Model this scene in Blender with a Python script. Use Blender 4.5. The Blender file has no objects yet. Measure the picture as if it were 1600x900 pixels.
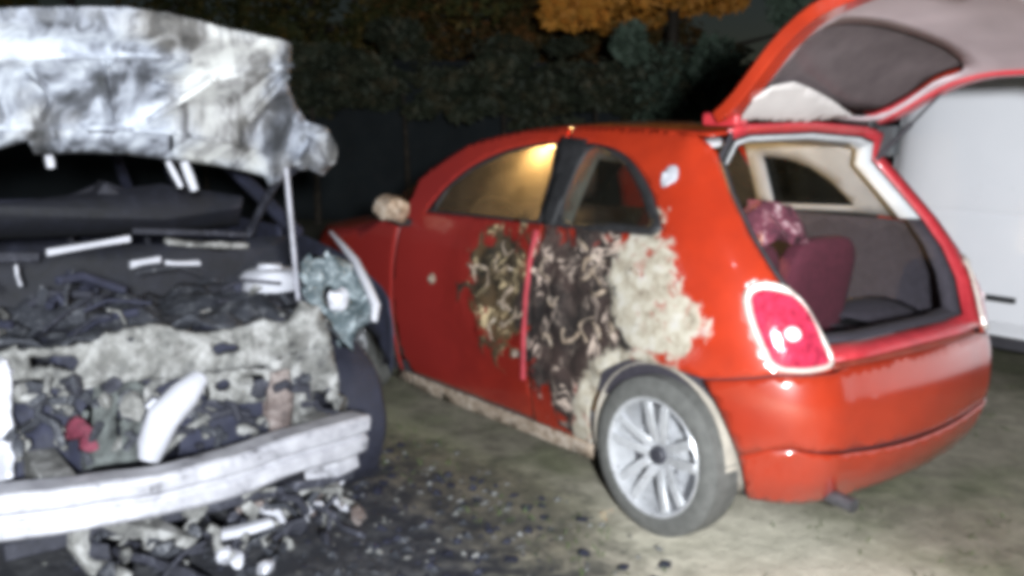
import bpy, bmesh, math, random
from mathutils import Vector, Matrix, noise
from mathutils.geometry import delaunay_2d_cdt
random.seed(7)
sc = bpy.context.scene
COL = sc.collection
R = math.radians

# ------------------------------------------------------------------ camera
CX, CY, CZ = -2.2, 3.2, 1.42
AZ, PIT, ROL, FPX = R(-38.4), R(-9.58), R(.8), 1455.0
F = Vector((math.cos(AZ)*math.cos(PIT), math.sin(AZ)*math.cos(PIT), math.sin(PIT)))
Rt = F.cross(Vector((0, 0, 1))).normalized(); Up = Rt.cross(F)
R2 = Rt*math.cos(ROL) + Up*math.sin(ROL); U2 = -Rt*math.sin(ROL) + Up*math.cos(ROL)
cam = bpy.data.cameras.new('camera'); cam.lens = FPX/1600*36; cam.sensor_width = 36
cam.clip_start = .05; cam.clip_end = 400
co = bpy.data.objects.new('camera', cam); COL.objects.link(co)
co.matrix_world = Matrix(((R2.x, U2.x, -F.x, CX), (R2.y, U2.y, -F.y, CY), (R2.z, U2.z, -F.z, CZ), (0, 0, 0, 1)))
sc.camera = co

def at(px, py, ax, v):                      # where the line of sight through a photo pixel meets the plane axis=v
    d = F + R2*((px-800)/FPX) - U2*((py-450)/FPX); c = Vector((CX, CY, CZ))
    return c + d*((v-c[ax])/d[ax])

# ------------------------------------------------------------------ night sky, moonlight, the photographer's lamp
w = bpy.data.worlds.new('World'); sc.world = w; w.use_nodes = True
nt = w.node_tree; sky = nt.nodes.new('ShaderNodeTexSky'); sky.sky_type = 'NISHITA'; sky.sun_disc = False
sky.sun_elevation = R(12); sky.sun_rotation = R(200)
bg = nt.nodes['Background']; nt.links.new(sky.outputs[0], bg.inputs[0]); bg.inputs[1].default_value = .006
def light(name, kind, loc, energy, col, **k):
    l = bpy.data.lights.new(name, kind); l.energy = energy; l.color = col
    for a, b in k.items(): setattr(l, a, b)
    o = bpy.data.objects.new(name, l); COL.objects.link(o); o.location = loc; return o
moon = light('moonlight', 'SUN', (0, 0, 20), .02, (.75, .85, 1), angle=R(.5)); moon.rotation_euler = (R(45), 0, R(200))
flash = light('flash_lamp', 'POINT', (-3.1, 3.55, 1.6), 2000, (.92, .965, 1.0), shadow_soft_size=.09)
sc.view_settings.view_transform = 'Standard'; sc.view_settings.look = 'None'
sc.view_settings.exposure = 0; sc.view_settings.gamma = 1
sc.cycles.filter_width = 6.0
sc.cycles.max_bounces = 6; sc.cycles.transparent_max_bounces = 12
sc.cycles.caustics_reflective = False; sc.cycles.caustics_refractive = False

# ------------------------------------------------------------------ helpers
def nd(t, typ, **k):
    n = t.nodes.new(typ)
    for a, b in k.items(): setattr(n, a, b)
    return n
class Mat:
    def __init__(s, name):
        s.m = bpy.data.materials.new(name); s.m.use_nodes = True; s.t = s.m.node_tree
        s.b = s.t.nodes['Principled BSDF']; s.c = nd(s.t, 'ShaderNodeTexCoord').outputs['Object']
    def ln(s, a, b): s.t.links.new(a, b)
    def noise(s, scale, detail=4, rough=.6, vec=None, dist=0):
        n = nd(s.t, 'ShaderNodeTexNoise'); n.inputs['Scale'].default_value = scale
        n.inputs['Detail'].default_value = detail; n.inputs['Roughness'].default_value = rough
        n.inputs['Distortion'].default_value = dist
        s.ln(vec or s.c, n.inputs['Vector']); return n.outputs['Fac']
    def ramp(s, fac, stops):
        n = nd(s.t, 'ShaderNodeValToRGB'); e = n.color_ramp.elements
        while len(e) < len(stops): e.new(.5)
        for i, (p, c) in enumerate(stops):
            e[i].position = p; e[i].color = (c, c, c, 1) if isinstance(c, (int, float)) else (*c, 1)
        s.ln(fac, n.inputs[0]); return n.outputs[0]
    def mix(s, fac, a, b):
        n = nd(s.t, 'ShaderNodeMix', data_type='RGBA')
        for v, i in ((fac, 0), (a, 6), (b, 7)):
            if isinstance(v, (int, float)): n.inputs[i].default_value = v
            elif isinstance(v, tuple): n.inputs[i].default_value = (*v, 1)
            else: s.ln(v, n.inputs[i])
        return n.outputs[2]
    def math(s, op, a, b=0, c=0):
        n = nd(s.t, 'ShaderNodeMath', operation=op)
        for i, v in enumerate((a, b, c)):
            if isinstance(v, (int, float)): n.inputs[i].default_value = v
            else: s.ln(v, n.inputs[i])
        return n.outputs[0]
    def ell(s, cx, cy, cz, rx, ry, rz, nfac=None, amp=0, w=.08):   # 1 inside an ellipse (a radius of 0 ignores that axis)
        mp = nd(s.t, 'ShaderNodeMapping'); i = [0 if r == 0 else 1/r for r in (rx, ry, rz)]
        mp.inputs['Scale'].default_value = i; mp.inputs['Location'].default_value = [-a*b for a, b in zip((cx, cy, cz), i)]
        s.ln(s.c, mp.inputs[0]); l = nd(s.t, 'ShaderNodeVectorMath', operation='LENGTH'); s.ln(mp.outputs[0], l.inputs[0])
        d = l.outputs['Value']
        if nfac is not None: d = s.math('ADD', d, s.math('MULTIPLY', s.math('SUBTRACT', nfac, .5), amp))
        mr = nd(s.t, 'ShaderNodeMapRange', interpolation_type='SMOOTHSTEP'); s.ln(d, mr.inputs[0])
        mr.inputs[1].default_value = 1+w; mr.inputs[2].default_value = 1-w
        return mr.outputs[0]
    def set(s, **k):
        for a, v in k.items():
            i = s.b.inputs[a.replace('_', ' ')]
            if isinstance(v, (int, float)): i.default_value = v
            elif isinstance(v, tuple): i.default_value = (*v, 1) if i.type == 'RGBA' else v
            else: s.ln(v, i)
        return s
    def bump(s, h, strength=.3, dist=.01):
        n = nd(s.t, 'ShaderNodeBump'); n.inputs['Strength'].default_value = strength; n.inputs['Distance'].default_value = dist
        s.ln(h, n.inputs['Height']); s.ln(n.outputs[0], s.b.inputs['Normal']); return s
def simple(name, c, rough=.5, metal=0, var=.25, sc_=14, bumps=.15, coat=0):
    m = Mat(name); n = m.noise(sc_, 5)
    a = tuple(x*(1-var) for x in c); b = tuple(min(1, x*(1+var)) for x in c)
    m.set(Base_Color=m.ramp(n, [(.3, a), (.7, b)]), Metallic=metal, Coat_Weight=coat,
          Roughness=m.ramp(m.noise(sc_*2, 3), [(.3, max(.03, rough-.1)), (.7, min(1, rough+.12))]))
    if bumps: m.bump(m.noise(sc_*4, 4), bumps, .004)
    return m.m
def ash(name, dark, mid, light_, scale=9, lo=.42, hi=.6, rough=.75, metal=.0, bumps=.8):
    m = Mat(name); n = m.noise(scale, 7, .68, dist=.6); n2 = m.noise(scale*4.3, 4)
    f = m.math('ADD', m.math('MULTIPLY', n, .75), m.math('MULTIPLY', n2, .25))
    m.set(Base_Color=m.ramp(f, [(lo-.09, dark), ((lo+hi)/2, mid), (hi+.05, light_)]), Roughness=rough, Metallic=metal)
    m.bump(f, bumps, .012); return m.m

class MB:
    def __init__(s): s.v, s.f = [], []
    def add(s, vs, fs):
        o = len(s.v); s.v += [Vector(v) for v in vs]; s.f += [tuple(i+o for i in f) for f in fs]; return s
    def box(s, c, d, rot=None, taper=1):
        x, y, z = (a/2 for a in d); vs = []
        for k in (-1, 1):
            t = taper if k > 0 else 1
            for a, b in ((-1, -1), (1, -1), (1, 1), (-1, 1)): vs.append(Vector((a*x*t, b*y*t, k*z)))
        if rot is not None: vs = [rot @ v for v in vs]
        c = Vector(c)
        return s.add([v+c for v in vs], [(0, 3, 2, 1), (4, 5, 6, 7), (0, 1, 5, 4), (1, 2, 6, 5), (2, 3, 7, 6), (3, 0, 4, 7)])
    def tube(s, path, r, n=8, cap=True):
        path = [Vector(p) for p in path]; rs = r if isinstance(r, (list, tuple)) else [r]*len(path); vs, fs = [], []
        for i, p in enumerate(path):
            t = (path[min(i+1, len(path)-1)] - path[max(i-1, 0)]).normalized()
            a = t.orthogonal() if i == 0 else (a - t*a.dot(t)); a.normalize(); b = t.cross(a)
            for k in range(n):
                q = 2*math.pi*k/n; vs.append(p + (a*math.cos(q)+b*math.sin(q))*rs[i])
        for i in range(len(path)-1):
            for k in range(n): fs.append((i*n+k, i*n+(k+1) % n, (i+1)*n+(k+1) % n, (i+1)*n+k))
        if cap: fs += [tuple(range(n-1, -1, -1)), tuple((len(path)-1)*n+k for k in range(n))]
        return s.add(vs, fs)
    def sweep(s, path, prof, side):          # prof: closed list of (a, b): a along side, b along up
        vs, fs = [], []; n = len(prof); path = [Vector(p) for p in path]; side = Vector(side)
        for i, p in enumerate(path):
            t = (path[min(i+1, len(path)-1)] - path[max(i-1, 0)]).normalized()
            a = (side - t*side.dot(t)).normalized(); b = t.cross(a)
            for u, v in prof: vs.append(p + a*u + b*v)
        for i in range(len(path)-1):
            for k in range(n): fs.append((i*n+k, i*n+(k+1) % n, (i+1)*n+(k+1) % n, (i+1)*n+k))
        fs += [tuple(range(n-1, -1, -1)), tuple((len(path)-1)*n+k for k in range(n))]
        return s.add(vs, fs)
    def lathe(s, prof, c, axis='y', n=32):   # prof (r, h)
        vs, fs = [], []
        for r, h in prof:
            for k in range(n):
                q = 2*math.pi*k/n; a, b = r*math.cos(q), r*math.sin(q)
                vs.append(Vector(c) + (Vector((a, h, b)) if axis == 'y' else Vector((a, b, h)) if axis == 'z' else Vector((h, a, b))))
        for i in range(len(prof)-1):
            for k in range(n): fs.append((i*n+k, (i+1)*n+k, (i+1)*n+(k+1) % n, i*n+(k+1) % n))
        return s.add(vs, fs)
    def grid(s, fn, nu, nv, flip=False):
        vs = [fn(i/nu, j/nv) for i in range(nu+1) for j in range(nv+1)]; fs = []
        for i in range(nu):
            for j in range(nv):
                a = i*(nv+1)+j; q = (a, a+1, a+nv+2, a+nv+1); fs.append(q[::-1] if flip else q)
        return s.add(vs, fs)
    def crumple(s, amp, sc_=6, seed=0):
        for v in s.v:
            d = noise.noise_vector(v*sc_ + Vector((seed*7.3, seed, -seed*3))); v += d*amp
        return s
    def build(s, name, mat, parent=None, bevel=0, smooth=35, solid=0, sub=0):
        me = bpy.data.meshes.new(name); off = worldloc(parent)
        me.from_pydata([tuple(v-off) for v in s.v], [], s.f); me.validate()
        me.materials.append(mat)
        bm = bmesh.new(); bm.from_mesh(me); bmesh.ops.recalc_face_normals(bm, faces=bm.faces) if not getattr(s, 'keep', False) else None
        bm.to_mesh(me); bm.free()
        if smooth:
            me.shade_smooth(); me.set_sharp_from_angle(angle=R(smooth))
        o = bpy.data.objects.new(name, me); COL.objects.link(o)
        if parent: o.parent = parent
        if sub: mo = o.modifiers.new('s', 'SUBSURF'); mo.levels = mo.render_levels = sub
        if solid: mo = o.modifiers.new('t', 'SOLIDIFY'); mo.thickness = abs(solid); mo.offset = -1 if solid > 0 else 1
        if bevel: mo = o.modifiers.new('b', 'BEVEL'); mo.width = bevel; mo.segments = 2; mo.limit_method = 'ANGLE'
        return o
def worldloc(o):
    v = Vector((0, 0, 0))
    while o is not None: v = v + Vector(o.location); o = o.parent
    return v
def thing(name, label, cat, loc=(0, 0, 0), group=None):
    o = bpy.data.objects.new(name, None); COL.objects.link(o); o.location = loc; o.empty_display_size = .1
    tag(o, label, cat, group); return o
def tag(o, label, cat, group=None, kind=None):
    o['label'] = label; o['category'] = cat
    if group: o['group'] = group
    if kind: o['kind'] = kind
    return o
def cat_rom(pts, n=6, closed=True):
    out = []; N = len(pts)
    for i in range(N if closed else N-1):
        p = [Vector(pts[(i+k) % N] if closed else pts[min(max(i+k, 0), N-1)]) for k in (-1, 0, 1, 2)]
        for j in range(n):
            t = j/n; out.append(.5*((2*p[1]) + (p[2]-p[0])*t + (2*p[0]-5*p[1]+4*p[2]-p[3])*t*t + (3*p[1]-p[0]-3*p[2]+p[3])*t**3))
    if not closed: out.append(Vector(pts[-1]))
    return [tuple(v) for v in out]
def resample(poly, sp):
    out = []
    for i in range(len(poly)):
        a, b = Vector(poly[i]), Vector(poly[(i+1) % len(poly)]); n = max(1, int((b-a).length/sp+.5))
        if (b-a).length < 1e-5: continue
        for k in range(n): out.append(a.lerp(b, k/n))
    return out
def inside(p, poly):
    c = False; x, y = p[0], p[1]; j = len(poly)-1
    for i in range(len(poly)):
        xi, yi = poly[i][0], poly[i][1]; xj, yj = poly[j][0], poly[j][1]
        if (yi > y) != (yj > y) and x < (xj-xi)*(y-yi)/(yj-yi)+xi: c = not c
        j = i
    return c
def flat_mesh(outline, holes=(), sp=.04):
    loops = [resample(outline, sp*.8)] + [resample(h, sp*.8) for h in holes]
    pts, edges = [], []
    for lp in loops:
        o = len(pts); pts += [Vector(p[:2]) for p in lp]; edges += [(o+i, o+(i+1) % len(lp)) for i in range(len(lp))]
    nb = len(pts); xs = [p.x for p in pts]; ys = [p.y for p in pts]
    x = min(xs); r = 0
    cells = {}
    for p in pts[:nb]: cells.setdefault((int(p.x//sp), int(p.y//sp)), []).append(p)
    while x < max(xs):
        y = min(ys) + (r % 2)*sp*.5
        while y < max(ys):
            q = Vector((x, y)); ci = (int(x//sp), int(y//sp)); near = False
            for a in (-1, 0, 1):
                for b in (-1, 0, 1):
                    for p in cells.get((ci[0]+a, ci[1]+b), ()):
                        if (p-q).length < sp*.45: near = True
            if not near and inside(q, loops[0]) and not any(inside(q, h) for h in loops[1:]): pts.append(q)
            y += sp
        x += sp*.87; r += 1
    v2, e2, f2, *_ = delaunay_2d_cdt(pts, edges, [], 0, 1e-6)
    fs = []
    for f in f2:
        c = (v2[f[0]]+v2[f[1]]+v2[f[2]])/3
        if inside(c, loops[0]) and not any(inside(c, h) for h in loops[1:]): fs.append(tuple(f))
    return v2, fs
def panel(name, outline, holes, fn, mat, parent, sp=.04, th=.006, flip=False, disp=None, inset=0, smooth=60):
    v2, fs = flat_mesh(outline, holes, sp); mb = MB(); vs = []
    for p in v2:
        q = Vector(fn(p.x, p.y)); e = .004
        n = (Vector(fn(p.x+e, p.y))-q).cross(Vector(fn(p.x, p.y+e))-q).normalized()
        if flip: n = -n
        d = -inset + (disp(p.x, p.y) if disp else 0)
        vs.append(q + n*d)
    if flip: fs = [f[::-1] for f in fs]
    mb.add(vs, fs); mb.keep = True
    return mb.build(name, mat, parent, smooth=smooth, solid=th)

# ------------------------------------------------------------------ materials
def red_paint(name, burn):
    m = Mat(name); n = m.noise(5, 6, .65); base = m.ramp(m.noise(3, 3), [(.3, (.34, .026, .008)), (.7, (.42, .036, .012))])
    # crimson tone darkening towards the burnt front half of the side
    grime = m.ramp(m.noise(11, 6, .7), [(.35, 0.0), (.75, .5)])
    base = m.mix(grime, base, (.24, .022, .011))
    rough = .28; bumph = m.noise(30, 3)
    col = base
    if burn == 'bumper': col = m.mix(.28, col, (.16, .02, .01)); burn = False
    if burn:
        nf = m.noise(7, 6, .7, dist=.8); nf2 = m.noise(22, 5, .75, dist=1.5)
        front_dark = m.ell(1.55, 0, .75, .95, 0, .75, nf, .5, .5)
        col = m.mix(m.math('MULTIPLY', front_dark, .85), col, (.24, .022, .022))
        nb = m.noise(8, 3, .6, dist=1.2); b1 = m.ell(.91, 0, .76, .24, 0, .25, nb, 2.2, .10); b2 = m.ell(.43, 0, .70, .34, 0, .40, nb, 1.8, .10)
        burn_ = m.math('MAXIMUM', b1, b2); halo = m.ell(.66, 0, .70, .62, 0, .48, nf, .9, .45)
        col = m.mix(m.math('MULTIPLY', halo, .55), col, (.10, .010, .007))
        def squig(sc_, dist, base, lines, edge):
            a = m.noise(sc_, 5, .62, dist=dist); k = m.math('ABSOLUTE', m.math('SUBTRACT', a, .5))
            blob = m.ramp(m.noise(sc_*.55, 3, .55, dist=.8), [(.40, 0), (.60, 1)])
            g_ = m.ramp(m.noise(sc_*3.2, 4, .6), [(.35, base[0]), (.6, base[1])])
            ln_ = m.ramp(k, [(.012, 1), (.036, 0)]); ln_ = m.math('MULTIPLY', ln_, m.ramp(m.noise(sc_*1.1, 2, .5), [(.47, .05), (.58, 1)]))
            return m.mix(ln_, m.mix(blob, g_, edge), lines)
        fle = squig(6.5, 1.3, ((.002, .002, .002), (.012, .007, .006)), (.55, .44, .37), (.032, .018, .015))
        fle2 = squig(7.5, 1.2, ((.006, .005, .002), (.03, .018, .007)), (.50, .39, .23), (.075, .042, .014))
        col = m.mix(b1, col, fle2); col = m.mix(b2, col, fle)
        p1 = m.ell(.10, 0, .88, .15, 0, .26, m.noise(8, 5, .65, dist=.6), 2.0, .10); p2 = m.ell(.0, 0, .76, .22, 0, .11, m.noise(10, 5, .65, dist=.6), 1.5, .10)
        p3 = m.ell(.07, 0, .26, .385, 0, .385, m.noise(16, 4), .35, .05)
        pale = m.math('MAXIMUM', m.math('MAXIMUM', p1, p2), p3)
        pale = m.math('MULTIPLY', pale, m.ramp(m.noise(15, 6, .7, dist=.7), [(.33, .15), (.44, 1)]))
        palec = m.ramp(m.noise(13, 7, .7), [(.32, (.12, .085, .06)), (.42, (.30, .26, .20)), (.55, (.44, .405, .335)), (.72, (.47, .455, .45))])
        col = m.mix(pale, col, palec)
        alld = m.math('MAXIMUM', burn_, pale)
        rough = m.math('ADD', .27, m.math('MULTIPLY', alld, .55))
        coat = m.math('SUBTRACT', 1, alld)
        m.set(Coat_Weight=coat)
        bumph = m.math('MULTIPLY', alld, nf2)
        m.bump(bumph, .45, .02)
    else:
        m.set(Coat_Weight=.9); m.bump(bumph, .04, .002)
    m.set(Base_Color=col, Roughness=rough, Coat_Roughness=.07, Specular_IOR_Level=.5)
    return m.m
RED = red_paint('red_paint', False); REDB = red_paint('red_paint_burnt', True)
REDP = red_paint('red_bumper_plastic', 'bumper')
REDIN = simple('red_jamb_paint', (.42, .03, .04), .4, var=.15, coat=.4)
BLACK = simple('black_rubber', (.018, .018, .02), .6)
DARK = simple('dark_plastic', (.035, .033, .04), .7)
TYRE = simple('dusty_tyre_rubber', (.10, .10, .095), .85, sc_=30, bumps=.4)
LINER = simple('grey_wheel_liner', (.30, .27, .23), .9, sc_=10)
ALLOY = simple('alloy_silver', (.72, .73, .76), .34, metal=.55, var=.12, sc_=20)
CHROME = simple('chrome', (.8, .8, .82), .15, metal=1, var=.05, bumps=0)
TRIM = simple('pale_interior_trim', (.47, .48, .50), .7, var=.15, sc_=5)
TRIMG = simple('grey_pillar_trim', (.26, .265, .28), .7, var=.15, sc_=5)
TRIMD = simple('charcoal_boot_trim', (.032, .028, .038), .9, sc_=40)
MAROON = simple('maroon_seat_fabric', (.075, .012, .024), .95, sc_=40)
MAUVE = simple('grey_tailgate_lining', (.47, .385, .41), .6, var=.12, sc_=5)
CLOTH = ash('pink_spotted_cloth', (.035, .012, .02), (.16, .035, .06), (.75, .60, .62), 13, .47, .62, .9)
WHITE = simple('white_van_paint', (.80, .80, .84), .35, var=.02, sc_=2, bumps=.0, coat=.4)
BEAM = Mat('bright_aluminium_beam'); _n = BEAM.noise(8, 7, .7)
BEAM.set(Base_Color=BEAM.ramp(_n, [(.36, (.08, .08, .09)), (.44, (.27, .27, .30)), (.7, (.46, .46, .50))]), Roughness=.5, Metallic=.15)
BEAM.bump(_n, .4, .01); BEAM = BEAM.m
HOODM = Mat('burnt_hood_metal')
_mp = nd(HOODM.t, 'ShaderNodeMapping'); _mp.inputs['Scale'].default_value = (1, 1, .35); _mp.inputs['Rotation'].default_value = (.7, 0, 0); HOODM.ln(HOODM.c, _mp.inputs[0])
_a = HOODM.noise(9, 6, .65, vec=_mp.outputs[0], dist=.8); _b = HOODM.noise(3.2, 4, .6, dist=.4); _f = HOODM.math('ADD', HOODM.math('MULTIPLY', _a, .5), HOODM.math('MULTIPLY', _b, .5))
_w = HOODM.ramp(HOODM.noise(2.1, 3), [(.5, 0), (.62, .5)])
HOODM.set(Base_Color=HOODM.mix(_w, HOODM.ramp(_f, [(.38, (.02, .022, .026)), (.455, (.07, .075, .09)), (.50, (.19, .205, .245)), (.58, (.40, .43, .485))]), HOODM.ramp(_f, [(.40, (.03, .026, .02)), (.48, (.14, .125, .10)), (.58, (.40, .38, .32))])), Roughness=.6)
HOODM.bump(_f, .35, .01); HOODM = HOODM.m
ASHM = ash('ash_coated_steel', (.012, .012, .016), (.13, .13, .125), (.30, .30, .30), 10, .41, .57)
ASHD = ash('charred_steel', (.004, .0045, .009), (.018, .019, .03), (.15, .155, .19), 11, .44, .66, bumps=1)
CHAR = ash('charcoal_soot', (.005, .006, .013), (.016, .018, .038), (.035, .038, .06), 9, .44, .7, bumps=.6)
CHARD = ash('deep_soot', (.002, .0025, .005), (.006, .007, .014), (.02, .022, .035), 7, .44, .7, bumps=.6)
ENG = ash('scorched_engine_casting', (.005, .006, .01), (.032, .035, .045), (.20, .205, .22), 15, .42, .64, bumps=1)
TEAL = ash('cracked_headlight_plastic', (.012, .02, .024), (.085, .112, .125), (.40, .45, .48), 26, .40, .60, .35)
PINKR = ash('melted_red_plastic', (.03, .006, .012), (.13, .015, .035), (.25, .11, .13), 25, .42, .62)
RUST = ash('rusty_heat_marked_steel', (.02, .015, .015), (.11, .085, .08), (.26, .23, .22), 16, .38, .6)
PALE = simple('pale_melted_plastic', (.42, .425, .47), .5, var=.1, sc_=8)
PEEL = ash('peeled_paint_ash', (.05, .035, .025), (.24, .18, .13), (.48, .42, .36), 30, .36, .58)

def glass(name, film, filmc, trans=.12, tint=(.5, .5, .5)):
    m = Mat(name); t = m.t
    tr = nd(t, 'ShaderNodeBsdfTransparent'); tr.inputs[0].default_value = (*tint, 1)
    gl = nd(t, 'ShaderNodeBsdfGlossy'); gl.inputs['Roughness'].default_value = .12; gl.inputs[0].default_value = (.8, .8, .8, 1)
    df = nd(t, 'ShaderNodeBsdfDiffuse'); tl = nd(t, 'ShaderNodeBsdfTranslucent')
    c = m.ramp(m.noise(9, 5, .6), [(.3, tuple(x*.75 for x in filmc)), (.7, filmc)]); m.ln(c, df.inputs[0]); m.ln(c, tl.inputs[0])
    m1 = nd(t, 'ShaderNodeMixShader'); m1.inputs[0].default_value = .5; m.ln(df.outputs[0], m1.inputs[1]); m.ln(tl.outputs[0], m1.inputs[2])
    m2 = nd(t, 'ShaderNodeMixShader'); m.ln(tr.outputs[0], m2.inputs[1]); m.ln(m1.outputs[0], m2.inputs[2])
    f = m.ramp(m.noise(6, 5, .6), [(.3, max(0, film-.15)), (.7, min(1, film+.15))]); m.ln(f, m2.inputs[0])
    m3 = nd(t, 'ShaderNodeMixShader'); m3.inputs[0].default_value = trans; m.ln(m2.outputs[0], m3.inputs[1]); m.ln(gl.outputs[0], m3.inputs[2])
    t.nodes.remove(m.b); m.ln(m3.outputs[0], t.nodes['Material Output'].inputs[0]); return m.m
GLASSF = glass('sooty_window_glass', .5, (.12, .10, .075), .04, (.40, .37, .32))
GLASSQ = glass('dark_window_glass', .25, (.05, .05, .04), .05, (.5, .5, .45))
GLASSH = glass('smoked_tailgate_glass', .85, (.27, .22, .23), .04, (.75, .72, .7))
GLASSC = glass('clear_tailgate_glass', .08, (.3, .28, .28), .04, (.95, .93, .93))
def emit(name, c, s):
    m = Mat(name); m.set(Emission_Color=c, Emission_Strength=s, Base_Color=(.8, .7, .5)); return m.m

# ------------------------------------------------------------------ ground
g = Mat('scorched_ground'); n1 = g.noise(1.3, 7, .6); n2 = g.noise(9, 7, .7); n3 = g.noise(60, 3)
gc = g.ramp(n2, [(.3, (.14, .122, .09)), (.55, (.245, .22, .165)), (.75, (.35, .315, .24))])
grn = g.ramp(n1, [(.44, 0), (.60, .75)])
gc = g.mix(grn, gc, g.ramp(n2, [(.35, (.09, .10, .05)), (.65, (.20, .205, .12))]))
pale = g.ell(-.55, .75, 0, .95, .62, 0, n1, 1.3, .5)
gc = g.mix(pale, gc, g.ramp(n2, [(.3, (.44, .41, .32)), (.7, (.70, .65, .53))]))
pl2 = g.ell(1.45, .92, 0, 1.3, .16, 0, n1, .6, .4); gc = g.mix(g.math('MULTIPLY', pl2, .35), gc, (.30, .31, .18))
b = g.ell(.75, 1.15, 0, 1.0, .36, 0, n2, 1.3, .35); gc = g.mix(g.math('MULTIPLY', b, .75), gc, g.ramp(n2, [(.4, (.03, .03, .025)), (.65, (.15, .125, .09))]))
b = g.ell(1.0, 2.3, 0, 2.4, 1.05, 0, n2, .9, .25); gc = g.mix(b, gc, g.ramp(n2, [(.45, (.016, .017, .024)), (.68, (.09, .092, .10))]))
g.set(Base_Color=gc, Roughness=.92); g.bump(g.math('ADD', n2, g.math('MULTIPLY', n3, .35)), .7, .03)
mb = MB()
def gf(u, v):
    # finer near the cars, running out to the horizon
    x = (u-.5)*2; y = (v-.5)*2
    x = x*5 + x**5*145; y = y*5 + y**5*145
    d = math.hypot(x, y); a = .012 if d < 9 else .05
    return Vector((x+.5, y, -.036 + a*noise.noise(Vector((x*1.7, y*1.7, 0)))))
mb.grid(gf, 150, 150, flip=True); mb.keep = True
gr = mb.build('ground', g.m); gr['kind'] = 'structure'; gr['label'] = 'rough grey and olive ground, scorched between the cars'

# ------------------------------------------------------------------ red car body surface (x forward, y to the car's left)
def itp(v, xs, ys):
    if v <= xs[0]: return ys[0]
    for i in range(1, len(xs)):
        if v <= xs[i]: return ys[i-1] + (ys[i]-ys[i-1])*(v-xs[i-1])/(xs[i]-xs[i-1])
    return ys[-1]
def smo(v, T): return sum(itp(v+d, *T) for d in (-.06, -.03, 0, .03, .06))/5
WZ = ([.15, .25, .45, .75, .92, 1.02, 1.10, 1.36, 1.42, 1.50], [.74, .775, .81, .81, .785, .755, .725, .60, .56, .50])
XR = ([.15, .24, .40, .58, .68, .92, 1.10, 1.28, 1.40, 1.50], [-.44, -.52, -.565, -.56, -.52, -.43, -.31, -.14, -.01, .10])
XF = ([.15, .30, .50, .72, .86, .95, 1.05], [2.92, 3.0, 3.02, 2.99, 2.90, 2.6, 2.3])
SX, S0, S1, LC, AY = -.95, .12, 2.2, .62, .36
def P(s, z):
    if s < SX: p = P(2*SX-s, z); return Vector((p.x, -p.y, p.z))
    SM = S1+LC+.45
    if s > SM: p = P(2*SM-s, z); return Vector((p.x, -p.y, p.z))
    w_ = smo(z, WZ)
    if S0 <= s <= S1: return Vector((s, w_, z))
    if s < S0: t = (S0-s)/LC; xe = smo(z, XR); xs = S0
    else: t = (s-S1)/LC; xe = smo(z, XF); xs = S1
    if t <= 1:
        a = t*math.pi/2; e = 2/2.4; ca, sa = max(0, math.cos(a)), math.sin(a)
        return Vector((xs+(xe-xs)*sa**e, w_-AY+AY*ca**e, z))
    y = (w_-AY)*(1-(t-1)*LC/.45); return Vector((xe+(.03 if s > S1 else -.03)*(1-(y/(w_-AY))**2), y, z))
ZR = ([-.2, .05, .4, .7, 1.04, 1.38, 1.62, 1.80, 1.98, 2.2], [1.39, 1.42, 1.435, 1.44, 1.425, 1.37, 1.26, 1.12, 1.0, .9])
zr = lambda x: (itp(x-.05, *ZR)+itp(x, *ZR)+itp(x+.05, *ZR))/3
def Pr(s, z): p = P(s, z); return Vector((p.x, -p.y, p.z))

car = thing('red_hatchback', 'small red three-door hatchback with burnt scorched side and open raised tailgate', 'car')
def burn_disp(s, z):
    m1 = max(0, 1-math.hypot((s-.93)/.26, (z-.75)/.30)**3); m2 = max(0, 1-math.hypot((s-.44)/.32, (z-.70)/.40)**3)
    k = max(m1, m2)
    if k <= 0: return .002*noise.noise(Vector((s*3, 0, z*3)))
    v = Vector((s*10, 3.1, z*10)); return -.014*k + k*.034*noise.noise(v) + k*.012*noise.noise(v*2.9)
FW = cat_rom([(1.57, 1.03), (1.53, 1.09), (1.46, 1.17), (1.33, 1.26), (1.13, 1.335), (.93, 1.37)], 4, False) + [(.80, 1.38), (.745, 1.25), (.715, 1.045)]
QW = [(.69, 1.372)] + cat_rom([(.60, 1.378), (.46, 1.36), (.34, 1.32), (.22, 1.245), (.13, 1.165), (.085, 1.085)], 4, False) + [(.11, 1.055), (.32, 1.05), (.665, 1.043)]
ARCH = cat_rom([(.36, .205), (.345, .36), (.285, .5), (.18, .58), (.07, .615), (-.02, .59), (-.085, .5), (-.135, .35), (-.185, .18)], 4, False)
TLo = cat_rom([(-.185, .88), (-.23, .925), (-.30, .92), (-.36, .885), (-.41, .80), (-.445, .69), (-.38, .668), (-.30, .665), (-.245, .675), (-.215, .74)], 3)
rail = lambda a, b, n=10: [(a+(b-a)*i/n, zr(a+(b-a)*i/n)) for i in range(n+1)]
door_o = [(.72, .215), (.705, .6), (.695, 1.0), (.74, 1.25)] + [(.765, zr(.765)-.002)] + rail(.85, 1.72, 12) + [(1.76, .98), (1.78, .6), (1.73, .30), (1.66, .215)]
quarter_o = rail(.755, -.06, 9) + [(-.155, 1.36), (-.18, 1.22), (-.23, 1.08), (-.29, .96), (-.365, .84), (-.452, .69), (-.452, .655), (-.25, .648), (-.055, .600)] + \
    ARCH[::-1][14:] + [(.36, .205), (.71, .205), (.699, .6), (.687, 1.0), (.733, 1.25)]
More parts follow.
